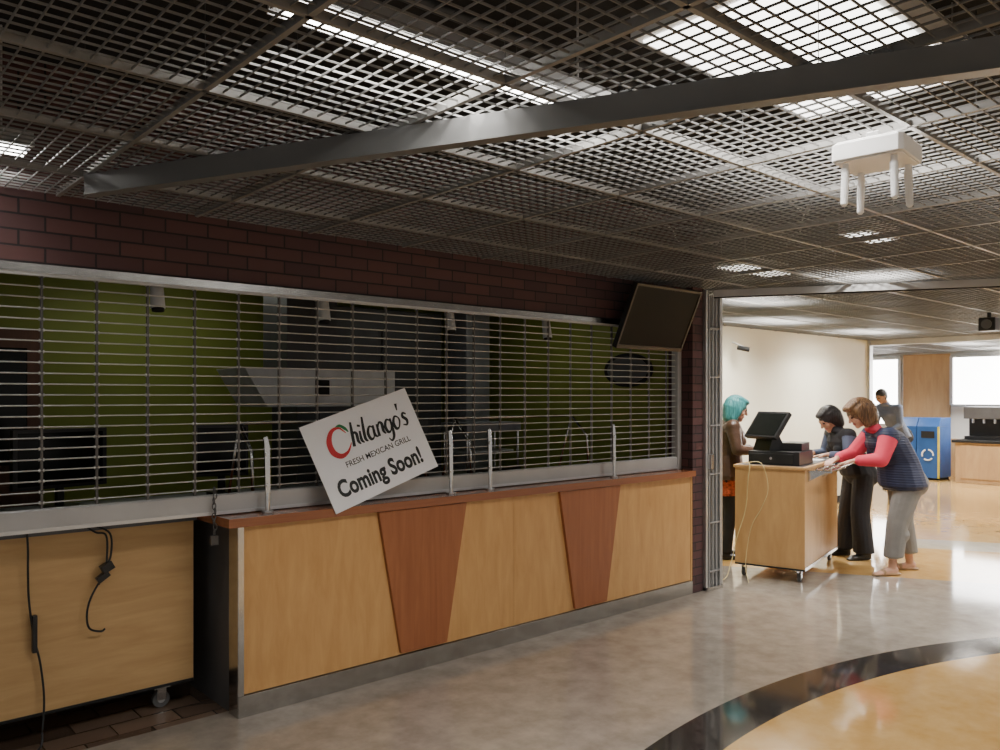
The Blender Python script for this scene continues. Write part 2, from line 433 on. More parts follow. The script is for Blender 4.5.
# ------------------------------------------------------------------ roll-down grille
b = B("rolling_security_grille")
SX0, SX1, SY = -0.78, 5.53, 4.0
z = 1.13
while z < 2.13:
    b.cyl((SX0, SY, z), (SX1, SY, z), 0.0034, 'rod', n=6); z += 0.0475
x = 1.089-0.225*8
while x < SX1:
    b.box((x-0.005, SY-0.007, 1.10), (x+0.005, SY-0.004, 2.13), 'link')
    b.box((x-0.005, SY+0.004, 1.10), (x+0.005, SY+0.007, 2.13), 'link')
    z = 1.13
    while z < 2.13:
        b.cyl((x-0.011, SY, z), (x+0.011, SY, z), 0.0072, 'rod', n=8); z += 0.0475
    x += 0.225
b.prism([(SX0, SY-0.022, 1.004), (SX0, SY+0.022, 1.004), (SX0, SY+0.022, 1.10), (SX0, SY+0.012, 1.105), (SX0, SY-0.012, 1.105), (SX0, SY-0.022, 1.098)], (SX1-SX0, 0, 0), 'alubar')
b.prism([(SX0, SY-0.026, 1.004), (SX0, SY-0.022, 1.004), (SX0, SY-0.022, 1.02), (SX0, SY-0.026, 1.02)], (SX1-SX0, 0, 0), 'alu')
b.prism([(SX0, 3.925, 2.132), (SX0, 4.04, 2.132), (SX0, 4.04, 2.168), (SX0, 3.925, 2.168)], (SX1-SX0, 0, 0), 'steel')
b.box((SX0, 3.928, 2.118), (SX1, 3.936, 2.132), 'alubar')
b.box((SX1-0.05, 3.97, 1.0), (SX1, 4.03, 2.132), 'alubar')
b.box((SX0-0.02, 3.97, 0.0), (SX0, 4.03, 2.132), 'alubar')
b.build()

# chain & padlock
b = B("padlock_chain")
for i in range(9):
    z = 1.13-i*0.026; cx = 1.62+0.004*math.sin(i*2)
    pts = []
    for k in range(10):
        t = 2*math.pi*k/10
        if i % 2: pts.append((cx+0.009*math.cos(t), 3.955, z+0.018*math.sin(t)))
        else: pts.append((cx, 3.955+0.009*math.cos(t), z+0.018*math.sin(t)))
    b.tube(pts, 0.003, 'link', 6, closed=True)
b.box((1.60, 3.943, 0.86), (1.636, 3.965, 0.905), 'link')
b.build()

# ------------------------------------------------------------------ serving counter
b = B("serving_counter")
X0, X1, YF, YB = 1.70, 5.52, 3.86, 4.50
b.box((X0+0.005, YF+0.012, 0.0), (X1-0.003, YB, 0.95), 'greypanel')
segs = [X0+0.03, 3.56, 5.50]
for i in range(2): b.box((segs[i]+0.001, YF, 0.112), (segs[i+1]-0.001, YF+0.012, 0.95), 'birch')
b.box((X0, YF-0.006, 0.0), (X0+0.03, YF+0.03, 0.95), 'steel')
b.box((X0-0.003, YF-0.006, 0.0), (X0, YF+0.10, 0.95), 'steel')
b.box((X0, YF-0.008, 0.0), (X1, YF+0.012, 0.108), 'steel')
b.box((X1-0.02, YF-0.004, 0.108), (X1, YF+0.012, 0.95), 'birch')
for cx in (2.83, 4.285):
    b.prism([(cx-0.165, YF-0.022, 0.125), (cx+0.165, YF-0.022, 0.125), (cx+0.318, YF-0.022, 0.948), (cx-0.318, YF-0.022, 0.948)], (0, 0.024, 0), 'cherry')
b.box((X0-0.06, YF-0.035, 0.952), (X1+0.005, YB+0.05, 0.998), 'cherry_h')
b.build(bevel=0.004)

# sneeze-guard posts
def guard_post(x):
    b = B("sneeze_guard_post")
    y = 3.915
    b.cyl((x, y, 0.999), (x, y, 1.008), 0.03, 'steel', n=20)
    b.cyl((x, y, 1.008), (x, y, 1.10), 0.012, 'steel')
    b.prism([(x-0.013, y-0.006, 1.09), (x+0.013, y-0.006, 1.09), (x+0.010, y-0.006, 1.34), (x-0.004, y-0.006, 1.392), (x-0.022, y-0.006, 1.385), (x-0.018, y-0.006, 1.30)], (0, 0.014, 0), 'steel')
    b.cyl((x-0.004, y-0.012, 1.30), (x-0.004, y+0.014, 1.30), 0.012, 'steel')
    b.cyl((x, y-0.012, 1.14), (x, y+0.014, 1.14), 0.010, 'steel')
    b.build(bevel=0.0015)
for x in (1.884, 3.085, 3.404, 4.621): guard_post(x)

# ------------------------------------------------------------------ sign
TL = Vector((2.055, 3.945, 1.423)); TR = Vector((2.745, 3.955, 1.640)); BL = Vector((2.225, 3.812, 0.968))
W = (TR-TL).length; H = (TL-BL).length
ux = (TR-TL).normalized(); uy = (TL-BL); uy = (uy-ux*uy.dot(ux)).normalized(); un = ux.cross(uy)
O = BL
Ts = Matrix(((ux.x, uy.x, un.x, O.x), (ux.y, uy.y, un.y, O.y), (ux.z, uy.z, un.z, O.z), (0, 0, 0, 1)))
b = B("coming_soon_sign")
b.box((0, 0, -0.004), (W, H, 0.0), 'paper')
sign = b.build(T=Ts)
def sign_text(name, body, u0, u1, v0, h, key, shear=0.0, off=0.0):
    cu = bpy.data.curves.new(name, 'FONT'); cu.body = body; cu.shear = shear; cu.offset = off; cu.size = 1; cu.resolution_u = 4
    tmp = bpy.data.objects.new(name+"_tmp", cu); COL.objects.link(tmp)
    bpy.context.view_layer.update()
    me = bpy.data.meshes.new_from_object(tmp.evaluated_get(bpy.context.evaluated_depsgraph_get()))
    bpy.data.objects.remove(tmp)
    xs = [v.co.x for v in me.vertices]; x0, x1 = min(xs), max(xs)
    sx = (u1-u0)/(x1-x0)
    sy = h/0.70
    for v in me.vertices: v.co = Vector((u0+(v.co.x-x0)*sx, v0+v.co.y*sy, 0.0012))
    me.materials.clear(); me.materials.append(M[key])
    ob = bpy.data.objects.new(name, me); COL.objects.link(ob); ob.parent = sign
    return ob
sign_text("tagline_text", "FRESH MEXICAN GRILL", 0.17, 0.62, 0.205, 0.032, 'ink', 0, 0.008)
sign_text("message_text", "Coming Soon!", 0.065, 0.645, 0.065, 0.092, 'ink', 0, 0.035)
# brush-script logo drawn as variable-width strokes
b = B("logo_script")
def stroke(pts, ws, key, k=5, z=0.0014):
    P = spline([(p[0], p[1], 0) for p in pts], k); n = len(P)
    Wd = [np.interp(i/(n-1)*(len(ws)-1), range(len(ws)), ws) for i in range(n)]
    L = []; R_ = []
    for i, p in enumerate(P):
        d = (P[min(i+1, n-1)]-P[max(i-1, 0)]).normalized(); s_ = Vector((-d.y, d.x, 0))
        L.append(p+s_*Wd[i]/2); R_.append(p-s_*Wd[i]/2)
    for i in range(n-1):
        b.add([(v.x, v.y, z) for v in (L[i], L[i+1], R_[i+1], R_[i])], [(0, 1, 2, 3)], key)
stroke([(.245, .385), (.215, .425), (.165, .42), (.128, .37), (.128, .31), (.165, .275), (.215, .285), (.255, .325)], [.004, .012, .022, .034, .036, .028, .014, .003], 'red')
stroke([(.198, .435), (.225, .435), (.25, .41), (.262, .385)], [.004, .016, .018, .004], 'inkgreen', z=0.0017)
W1, W2 = .012, .019
ox, by = .262, .297
def letter(kind, x):
    if kind == 'h':
        stroke([(x, by), (x+.018, by+.075), (x+.033, by+.135)], [W2, W2, W1], 'ink'); stroke([(x+.006, by+.04), (x+.026, by+.072), (x+.042, by+.062), (x+.036, by+.02), (x+.046, by)], [W1*.6, W1, W2, W2, W1*.6], 'ink')
    if kind == 'i':
        stroke([(x+.012, by+.07), (x+.002, by+.02), (x+.014, by)], [W1, W2, W1*.6], 'ink'); stroke([(x+.015, by+.094), (x+.020, by+.105)], [W2, W2], 'ink')
    if kind == 'l': stroke([(x+.032, by+.14), (x+.010, by+.06), (x+.002, by+.015), (x+.014, by)], [W1, W2, W2, W1*.6], 'ink')
    if kind in 'ago':
        stroke([(x+.044, by+.062), (x+.024, by+.072), (x+.002, by+.04), (x+.006, by+.004), (x+.028, by+.006), (x+.046, by+.04), (x+.044, by+.062)], [W1*.7, W1, W2, W2, W1*.7, W1, W1*.7], 'ink')
        if kind == 'a': stroke([(x+.050, by+.072), (x+.040, by+.02), (x+.056, by)], [W1, W2, W1*.6], 'ink')
        if kind == 'g': stroke([(x+.050, by+.072), (x+.036, by-.02), (x+.010, by-.05), (x-.004, by-.03)], [W1, W2, W1, W1*.5], 'ink')
    if kind == 'n':
        stroke([(x, by), (x+.012, by+.07)], [W2, W1], 'ink'); stroke([(x+.006, by+.04), (x+.028, by+.072), (x+.044, by+.062), (x+.038, by+.02), (x+.048, by)], [W1*.6, W1, W2, W2, W1*.6], 'ink')
    if kind == 'q': stroke([(x+.010, by+.14), (x+.002, by+.10)], [W2, W1*.5], 'ink')
    if kind == 's': stroke([(x+.040, by+.062), (x+.022, by+.074), (x+.012, by+.054), (x+.030, by+.028), (x+.020, by+.002), (x-.004, by+.010)], [W1*.8, W1, W2, W2, W1, W1*.6], 'ink')
xx = ox
for kind, adv in (('h', .056), ('i', .026), ('l', .028), ('a', .064), ('n', .058), ('g', .060), ('o', .054), ('q', .010), ('s', .04)):
    letter(kind, xx); xx += adv
lp = b.build(T=Matrix.Identity(4)); lp.parent = sign; lp.matrix_parent_inverse = Matrix.Identity(4)

# ------------------------------------------------------------------ television
b = B("wall_television")
o = Vector((4.59, 3.88, 1.955)); tx = Vector((1, 0, 0)); ty = Vector((0, -0.205, 0.46)).normalized(); tn = tx.cross(ty)
Tt = Matrix(((tx.x, ty.x, tn.x, o.x), (tx.y, ty.y, tn.y, o.y), (tx.z, ty.z, tn.z, o.z), (0, 0, 0, 1)))
b.box((0, 0, -0.035), (0.80, 0.50, 0.0), 'black')
b.box((0.15, 0.1, -0.06), (0.65, 0.4, -0.035), 'black')
b.box((0.018, 0.028, 0.0), (0.782, 0.482, 0.003), 'tvscreen')
b.box((0, 0, 0.0), (0.80, 0.03, 0.008), 'black'); b.box((0, 0.482, 0), (0.80, 0.50, 0.008), 'black')
b.box((0, 0, 0), (0.018, 0.5, 0.008), 'black'); b.box((0.782, 0, 0), (0.80, 0.5, 0.008), 'black')
Ti = Tt.inverted()
for xx in (4.85, 5.13):
    b.tube([Ti @ Vector((xx, 3.83, 2.2)), Ti @ Vector((xx, 3.95, 2.25))], 0.012, 'black')
b.add([Ti @ Vector(p) for p in ((4.8, 3.945, 2.18), (5.18, 3.945, 2.18), (5.18, 3.945, 2.34), (4.8, 3.945, 2.34))], [(0, 1, 2, 3)], 'black')
b.build(T=Tt, bevel=0.001)

# ------------------------------------------------------------------ folded side grille at opening
b = B("folded_side_grille")
b.box((5.672, 3.83, 0), (5.70, 3.99, CZ-0.01), 'alu')
for i in range(6):
    x = 5.715+i*0.026; y = 3.83+(0.02 if i % 2 else 0)
    b.cyl((x, y, 0.03), (x, y, CZ-0.05), 0.008, 'post')
    b.box((x-0.010, y+0.012, 0.03), (x+0.010, y+0.10, CZ-0.05), 'post')
for z in np.arange(0.15, 2.4, 0.4):
    b.box((5.705, 3.815, z), (5.855, 3.832, z+0.012), 'post')
b.box((5.852, 3.815, 0.0), (5.89, 3.96, CZ-0.04), 'alu')
b.box((5.672, 3.81, 0), (5.89, 3.99, 0.03), 'steel')
b.box((5.70, 3.80, 1.0), (5.74, 3.83, 1.12), 'steel')
b.build(bevel=0.002)

# ------------------------------------------------------------------ rolling cabinet left
def caster(b, x, y, T=None, r=0.04):
    b.box((x-0.04, y-0.03, 2*r+0.022), (x+0.04, y+0.03, 2*r+0.03), 'steel', T)
    b.box((x-0.022, y-0.018, r*0.9), (x+0.025, y-0.014, 2*r+0.022), 'steel', T); b.box((x-0.022, y+0.014, r*0.9), (x+0.025, y+0.018, 2*r+0.022), 'steel', T)
    b.cyl((x, y-0.013, r), (x, y+0.013, r), r, 'rubber', n=20, T=T); b.cyl((x, y-0.016, r), (x, y+0.016, r), r*0.45, 'alu', n=14, T=T)
b = B("rolling_cabinet")
b.box((-0.35, 4.20, 0.126), (1.61, 4.85, 0.955), 'ply')
b.box((-0.35, 4.193, 0.126), (1.61, 4.20, 0.140), 'blackm')
b.box((-0.37, 4.19, 0.955), (1.625, 4.87, 0.985), 'greypanel')
for x in (-0.2, 1.47):
    for y in (4.28, 4.76):
        caster(b, x, y, None, 0.042)
        b.box((x-0.04, y-0.03, 0.10), (x+0.04, y+0.03, 0.126), 'steel')
b.build(bevel=0.003)
b = B("power_cord")
b.tube(spline([(0.84, 4.165, 0.998), (0.845, 4.165, 0.90), (0.845, 4.165, 0.80), (0.85, 4.17, 0.67), (0.87, 4.17, 0.50), (0.895, 4.17, 0.38), (0.91, 4.165, 0.22), (0.90, 4.15, 0.08), (0.87, 4.1, 0.006), (0.7, 4.0, 0.006), (0.5, 4.05, 0.006)]), 0.005, 'black')
b.box((0.862, 4.155, 0.43), (0.882, 4.183, 0.60), 'black')
b.build(bevel=0.003)
b = B("power_cord")
b.tube(spline([(1.06, 4.17, 1.0), (1.09, 4.17, 0.98), (1.13, 4.16, 0.95), (1.175, 4.16, 0.93), (1.178, 4.16, 0.82), (1.165, 4.16, 0.75), (1.11, 4.16, 0.65), (1.09, 4.16, 0.57), (1.10, 4.16, 0.50), (1.15, 4.16, 0.475), (1.17, 4.16, 0.485)]), 0.005, 'black')
b.tube(spline([(1.10, 4.17, 1.0), (1.12, 4.165, 0.985), (1.19, 4.155, 0.94), (1.195, 4.155, 0.84), (1.17, 4.155, 0.77), (1.14, 4.155, 0.70)]), 0.005, 'black')
b.box((1.13, 4.145, 0.72), (1.19, 4.175, 0.75), 'black', Matrix.Translation((1.16, 4.16, .735)) @ Matrix.Rotation(-0.6, 4, 'Y') @ Matrix.Translation((-1.16, -4.16, -.735)))
b.box((1.17, 4.14, 0.745), (1.225, 4.178, 0.785), 'black', Matrix.Translation((1.16, 4.16, .735)) @ Matrix.Rotation(-0.5, 4, 'Y') @ Matrix.Translation((-1.16, -4.16, -.735)))
b.build(bevel=0.003)

# ------------------------------------------------------------------ kitchen contents
b = B("exhaust_hood")
b.prism([(2.45, 5.45, 1.80), (2.62, 5.45, 1.52), (3.72, 5.45, 1.52), (3.72, 5.45, 1.80)], (0, 0.5, 0), 'klight')
b.box((2.80, 5.50, 1.80), (3.22, 5.9, 2.55), 'kdark')
b.box((3.0, 5.44, 1.60), (3.12, 5.45, 1.72), 'blackm')
b.build(bevel=0.006)
b = B("support_column"); b.box((5.0, 6.1, 0), (5.3, 6.4, 2.55), 'kgrey'); b.box((4.97, 6.07, 0), (5.33, 6.43, 0.12), 'greypanel'); b.build(bevel=0.01)
b = B("walk_in_cooler"); b.box((3.3, 6.3, 0), (4.85, 6.78, 2.4), 'kdark'); b.box((3.5, 6.28, 0.1), (4.1, 6.3, 2.2), 'kdark'); b.box((4.15, 6.28, 0.1), (4.75, 6.3, 2.2), 'kdark'); b.cyl((4.05, 6.25, 1.0), (4.05, 6.25, 1.4), 0.012, 'steel'); b.cyl((4.2, 6.25, 1.0), (4.2, 6.25, 1.4), 0.012, 'steel'); b.build(bevel=0.008)
def kmonitor(x, y, s=1.0, rot=0):
    b = B("register_monitor")
    b.box((-0.21*s, -0.02, 0.12), (0.21*s, 0.02, 0.46), 'black'); b.box((-0.19*s, -0.022, 0.14), (0.19*s, -0.02, 0.44), 'screen')
    b.cyl((0, 0.01, 0.02), (0, 0.01, 0.16), 0.025, 'black'); b.cyl((0, 0, 0), (0, 0, 0.02), 0.10, 'black')
    b.build(T=Matrix.Translation((x, y, 0.95)) @ Matrix.Rotation(rot, 4, 'Z'), bevel=0.004)
b = B("back_counter")
b.box((0.3, 5.05, 0.0), (4.9, 5.42, 0.92), 'kgrey'); b.box((0.28, 5.03, 0.92), (4.92, 5.43, 0.95), 'kgrey')
for i in range(5): b.box((0.4+i*0.9, 5.02, 0.15), (1.2+i*0.9, 5.05, 0.85), 'kgrey')
b.build(bevel=0.004)
kmonitor(1.22, 5.2, 1.25, 0.2); kmonitor(2.2, 5.25, 0.8, -0.3)
b = B("coffee_brewer")
b.box((3.5, 5.1, 0.95), (3.8, 5.4, 1.0), 'black'); b.box((3.5, 5.3, 1.0), (3.8, 5.4, 1.4), 'steel'); b.box((3.5, 5.1, 1.3), (3.8, 5.4, 1.42), 'black'); b.cyl((3.65, 5.2, 1.0), (3.65, 5.2, 1.15), 0.07, 'screen', r1=0.05)
b.build(bevel=0.004)
b = B("food_warmer")
b.box((4.15, 5.06, 0.95), (4.75, 5.40, 1.0), 'steel'); b.box((4.15, 5.06, 1.3), (4.75, 5.40, 1.38), 'kgrey')
for x in (4.17, 4.73):
    for y in (5.08, 5.38): b.cyl((x, y, 1.0), (x, y, 1.3), 0.012, 'steel')
b.box((4.2, 5.1, 1.13), (4.7, 5.35, 1.145), 'klight'); b.build(bevel=0.003)
b = B("sneeze_guard")
for x0 in (1.9, 3.42):
    for x in (x0, x0+1.15):
        b.tube([(x, 4.12, 1.0), (x, 4.14, 1.30), (x, 4.30, 1.45)], 0.010, 'steel')
        b.tube([(x, 4.30, 1.45), (x, 4.45, 1.0)], 0.008, 'steel')
    b.tube([(x0, 4.30, 1.45), (x0+1.15, 4.30, 1.45)], 0.010, 'steel')
b.build()
b = B("oval_wall_sign")
pts = [(5.63, 4.62+0.27*math.cos(2*math.pi*i/32), 1.83+0.15*math.sin(2*math.pi*i/32)) for i in range(32)]
b.prism(pts, (0.024, 0, 0), 'blackm')
b.prism([(p[0]-0.006, 4.62+(p[1]-4.62)*.85, 1.83+(p[2]-1.83)*.8) for p in pts], (0.006, 0, 0), 'greypanel')
b.build()
def spot(x, y):
    b = B("track_spotlight")
    b.box((x-0.03, y-0.02, 2.50), (x+0.03, y+0.02, 2.549), 'klight'); b.cyl((x, y, 2.26), (x, y, 2.5), 0.01, 'klight')
    b.cyl((x, y-0.01, 2.04), (x, y+0.02, 2.24), 0.036, 'klight', r1=0.028); b.cyl((x, y-0.012, 2.025), (x, y-0.01, 2.04), 0.030, 'blackm')
    b.cyl((x-.03, y+0.02, 2.24), (x+.03, y+0.02, 2.24), 0.015, 'klight')
    b.build()
for x, y in ((1.42, 4.18), (2.38, 4.22), (3.38, 4.3), (4.35, 4.35)): spot(x, y)

# ------------------------------------------------------------------ wireless access point
Ta = Matrix.Translation((2.757, 1.19, 2.378)) @ Matrix.Rotation(math.radians(6), 4, 'Z')
b = B("wireless_access_point")
s_ = 0.113; k_ = 0.014
def octo(z, s, k): return [(-s+k, -s, z), (s-k, -s, z), (s, -s+k, z), (s, s-k, z), (s-k, s, z), (-s+k, s, z), (-s, s-k, z), (-s, -s+k, z)]
b.prism(octo(0.006, s_, k_), (0, 0, 0.056), 'white')
b.prism(octo(0.0, s_-0.006, k_), (0, 0, 0.006), 'white'); b.prism(octo(0.062, s_-0.006, k_), (0, 0, 0.006), 'white')
b.box((-0.05, -0.02, 0.066), (0.05, 0.02, 0.100), 'alubar')
for sx in (-1, 1):
    for sy in (-1, 1):
        x, y = sx*0.076, sy*0.076
        b.cyl((x, y, 0.004), (x, y, -0.02), 0.011, 'white'); b.cyl((x, y, -0.02), (x+sx*0.004, y+sy*0.004, -0.135), 0.0135, 'white', r1=0.0115); b.cyl((x+sx*.004, y+sy*.004, -0.135), (x+sx*.004, y+sy*.004, -0.142), 0.0115, 'white', r1=0.006)
b.build(T=Ta, bevel=0.003)

# ------------------------------------------------------------------ cashier cart
Tc = Matrix.Translation((6.52, 3.42, 0)) @ Matrix.Rotation(math.atan2(0.24, 0.97), 4, 'Z')
b = B("cashier_cart")
b.box((0, 0, 0.105), (1.25, 0.60, 0.965), 'cartwood')
b.box((-0.012, -0.012, 0.965), (1.262, 0.612, 0.99), 'cartwood')
b.box((0.02, 0.02, 0.99), (1.23, 0.58, 0.994), 'greypanel')
b.box((0.0, -0.006, 0.105), (1.25, 0, 0.135), 'steel'); b.box((-0.006, 0, 0.105), (0, 0.6, 0.12), 'blackm')
for x in (0.07, 1.18):
    for y in (0.06, 0.54): caster(b, x, y, None, 0.036)
for y in (-0.19, -0.13, -0.07): b.tube([(0.10, y, 0.968), (1.20, y, 0.968)], 0.009, 'steel')
for x in (0.10, 0.62, 1.20): b.box((x-0.012, -0.2, 0.945), (x+0.012, 0, 0.96), 'steel'); b.prism([(x-0.004, 0, 0.86), (x-0.004, 0, 0.945), (x-0.004, -0.15, 0.945)], (0.008, 0, 0), 'steel')
b.build(T=Tc, bevel=0.003)
b = B("cash_drawer")
Td = Tc @ Matrix.Translation((0.30, 0.30, 0.994))
b.box((-0.24, -0.24, 0.0), (0.24, 0.20, 0.12), 'black'); b.box((-0.248, -0.19, 0.01), (-0.24, 0.19, 0.10), 'blackm'); b.cyl((-0.25, 0, 0.06), (-0.245, 0, 0.06), 0.012, 'steel')
b.box((-0.08, -0.22, 0.12), (0.20, -0.05, 0.19), 'black')
b.build(T=Td, bevel=0.006)
b = B("point_of_sale_terminal")
Tp = Tc @ Matrix.Translation((0.22, 0.36, 1.116)) @ Matrix.Rotation(math.radians(150), 4, 'Z')
b.prism([(-0.10, -0.10, 0), (0.10, -0.10, 0), (0.05, -0.10, 0.13), (-0.02, -0.10, 0.13)], (0, 0.20, 0), 'black')
Tm = Matrix.Translation((0.02, 0, 0.22)) @ Matrix.Rotation(math.radians(-38), 4, 'Y')
b.box((-0.02, -0.19, -0.14), (0.02, 0.19, 0.14), 'black', Tm); b.box((0.02, -0.17, -0.12), (0.022, 0.17, 0.12), 'screen', Tm)
b.box((-0.05, -0.04, -0.08), (-0.02, 0.04, 0.08), 'black', Tm)
b.build(T=Tp, bevel=0.005)
b = B("receipt_printer")
Tr = Tc @ Matrix.Translation((0.68, 0.36, 0.994))
b.prism([(-0.08, -0.07, 0), (0.08, -0.07, 0), (0.08, -0.07, 0.09), (0.02, -0.07, 0.13), (-0.08, -0.07, 0.13)], (0, 0.14, 0), 'black'); b.box((0.0, -0.04, 0.12), (0.004, 0.04, 0.18), 'paper')
b.build(T=Tr, bevel=0.004)
b = B("paper_sheet")
b.box((0.78, 0.06, 0.9945), (1.0, 0.30, 0.997), 'paper'); b.build(T=Tc)
b = B("extension_cord")
b.tube(spline([(0.05, 0.53, 1.003), (-0.03, 0.46, 1.0), (-0.05, 0.47, 0.85), (-0.02, 0.50, 0.6), (-0.07, 0.56, 0.35), (-0.12, 0.60, 0.12), (-0.3, 0.62, 0.008), (-0.42, 0.9, 0.008)]), 0.004, 'cordy')
b.tube(spline([(0.05, 0.52, 1.003), (-0.02, 0.36, 1.01), (-0.03, 0.30, 0.8), (-0.025, 0.36, 0.62), (-0.05, 0.44, 0.45), (-0.08, 0.48, 0.15), (-0.25, 0.4, 0.008)]), 0.003, 'cordy')
b.build(T=Tc)

# ------------------------------------------------------------------ far room
def bin_(y0, yel):
    b = B("recycling_bin")
    x0, x1, y1 = 16.35, 16.95, y0+0.40
    b.box((x0, y0, 0.04), (x1, y1, 1.02), 'blue'); b.box((x0+.03, y0+.03, 0), (x1-.03, y1-.03, 0.04), 'blackm')
    b.prism([(x0, y0, 1.02), (x1, y0, 1.02), (x1, y0, 1.18), (x0+0.12, y0, 1.18)], (0, 0.40, 0), 'blue')
    if yel: b.box((x0-0.012, y0-0.004, 0.04), (x0+0.03, y0+0.025, 1.02), 'yellow')
    b.box((x0-0.01, y0+0.08, 0.80), (x0, y1-0.08, 0.93), 'blackm')
    for i in range(3):
        a0 = math.radians(90+120*i)
        pts = [(x0-0.012, y0+0.2+0.10*math.cos(a0+t), 0.48+0.10*math.sin(a0+t)) for t in np.linspace(0.15, 1.7, 6)]
        b.tube(pts, 0.016, 'white', 6)
    b.build(bevel=0.006)
bin_(5.90, True); bin_(6.31, False)
b = B("service_counter")
b.box((16.3, 1.5, 0), (16.95, 5.60, 0.74), 'wallwood'); b.box((16.25, 1.45, 0.74), (17.0, 5.65, 0.79), 'blackm')
for i in range(4): b.box((16.285, 1.6+i*1.0, 0.08), (16.3, 2.5+i*1.0, 0.70), 'wallwood')
b.build(bevel=0.006)
b = B("beverage_dispenser")
for i in range(3):
    y0 = 5.0-i*1.1
    b.box((16.45, y0-0.5, 0.79), (16.95, y0+0.5, 0.86), 'black'); b.box((16.7, y0-0.5, 0.86), (16.95, y0+0.5, 1.40), 'black'); b.box((16.42, y0-0.5, 1.18), (16.72, y0+0.5, 1.40), 'greypanel')
    for k in range(5): b.cyl((16.5, y0-0.36+k*0.18, 1.10), (16.5, y0-0.36+k*0.18, 1.18), 0.025, 'steel')
b.build(bevel=0.006)
b = B("ceiling_speaker")
b.box((9.4, 2.85, 2.28), (9.56, 3.01, 2.42), 'black'); b.cyl((9.48, 2.93, 2.42), (9.48, 2.93, 2.475), 0.02, 'black'); b.cyl((9.39, 2.93, 2.35), (9.40, 2.93, 2.35), 0.05, 'greypanel'); b.build(bevel=0.01)
b = B("wall_camera")
b.cyl((8.98, 5.60, 2.21), (9.08, 5.50, 2.18), 0.03, 'blackm'); b.cyl((9.05, 5.52, 2.2), (9.05, 5.719, 2.28), 0.012, 'white'); b.build()

# ------------------------------------------------------------------ people
def skinmat(name, c): 
    m = plain(name, c, 0.5, 0, 0.05, 20); m.node_tree.nodes["Principled BSDF"].inputs["Subsurface Weight"].default_value = 0.05; return m
def hairmat(name, c1, c2):
    m, nt, p = new_mat(name); p.inputs["Roughness"].default_value = 0.45
    tc = nt.nodes.new("ShaderNodeTexCoord"); mp = nt.nodes.new("ShaderNodeMapping"); mp.inputs["Scale"].default_value = (60, 60, 6)
    link(nt, tc.outputs["Object"], mp.inputs["Vector"]); n = nt.nodes.new("ShaderNodeTexNoise"); n.inputs["Scale"].default_value = 1.5; n.inputs["Detail"].default_value = 5
    link(nt, mp.outputs["Vector"], n.inputs["Vector"]); r = nt.nodes.new("ShaderNodeValToRGB")
    r.color_ramp.elements[0].position = .35; r.color_ramp.elements[1].position = .65
    r.color_ramp.elements[0].color = (*c1, 1); r.color_ramp.elements[1].color = (*c2, 1)
    link(nt, n.outputs["Fac"], r.inputs["Fac"]); link(nt, r.outputs["Color"], p.inputs["Base Color"])
    b = nt.nodes.new("ShaderNodeBump"); b.inputs["Strength"].default_value = .8; b.inputs["Distance"].default_value = .01
    link(nt, n.outputs["Fac"], b.inputs["Height"]); link(nt, b.outputs["Normal"], p.inputs["Normal"]); return m
M['skin'] = skinmat("skin", (0.58, 0.33, 0.23)); M['skin2'] = skinmat("skin_warm", (0.45, 0.24, 0.15))
M['lip'] = plain("lip", (0.42, 0.12, 0.10), 0.4); M['eye'] = plain("eye_dark", (0.03, 0.02, 0.02), 0.15)
M['navy'] = quilt_mat("navy_quilted_vest", (0.016, 0.024, 0.066)); M['pink'] = plain("coral_pink_knit", (0.68, 0.045, 0.09), 0.75)
M['greypants'] = plain("grey_trousers", (0.22, 0.212, 0.20), 0.8, 0, .1, 8, .3, 25)
M['blackcloth'] = plain("black_cloth", (0.012, 0.012, 0.015), 0.8, 0, .1, 8, .3, 25); M['bluegrey'] = plain("blue_grey_knit", (0.08, 0.10, 0.16), 0.8)
M['leather'] = plain("brown_leather", (0.085, 0.045, 0.028), 0.38, 0, .3, 10, .5, 30)
M['orange'] = plain("orange_print_fabric", (0.5, 0.10, 0.04), 0.8, 0, .6, 40); M['sandal'] = plain("tan_sandal", (0.38, 0.24, 0.13), 0.6); M['shoe'] = plain("black_shoe", (0.012, .012, .012), .4)
M['hair_brown'] = hairmat("hair_brown", (0.075, 0.035, 0.016), (0.25, 0.13, 0.055)); M['hair_black'] = hairmat("hair_black", (0.006, .005, .005), (0.02, .015, .015))
M['hair_teal'] = hairmat("hair_teal", (0.03, 0.18, 0.20), (0.09, 0.36, 0.36)); M['hair_dark'] = hairmat("hair_dark", (0.015, .01, .008), (0.04, .03, .02))
M['shirt'] = plain("slate_shirt", (0.16, 0.19, 0.26), 0.8)

US = []
for i in range(9):
    ph = math.pi*i/8
    for j in range(16 if 0 < i < 8 else 1):
        th = 2*math.pi*j/16; US.append((math.sin(ph)*math.cos(th), math.sin(ph)*math.sin(th), math.cos(ph)))
US = np.array(US)

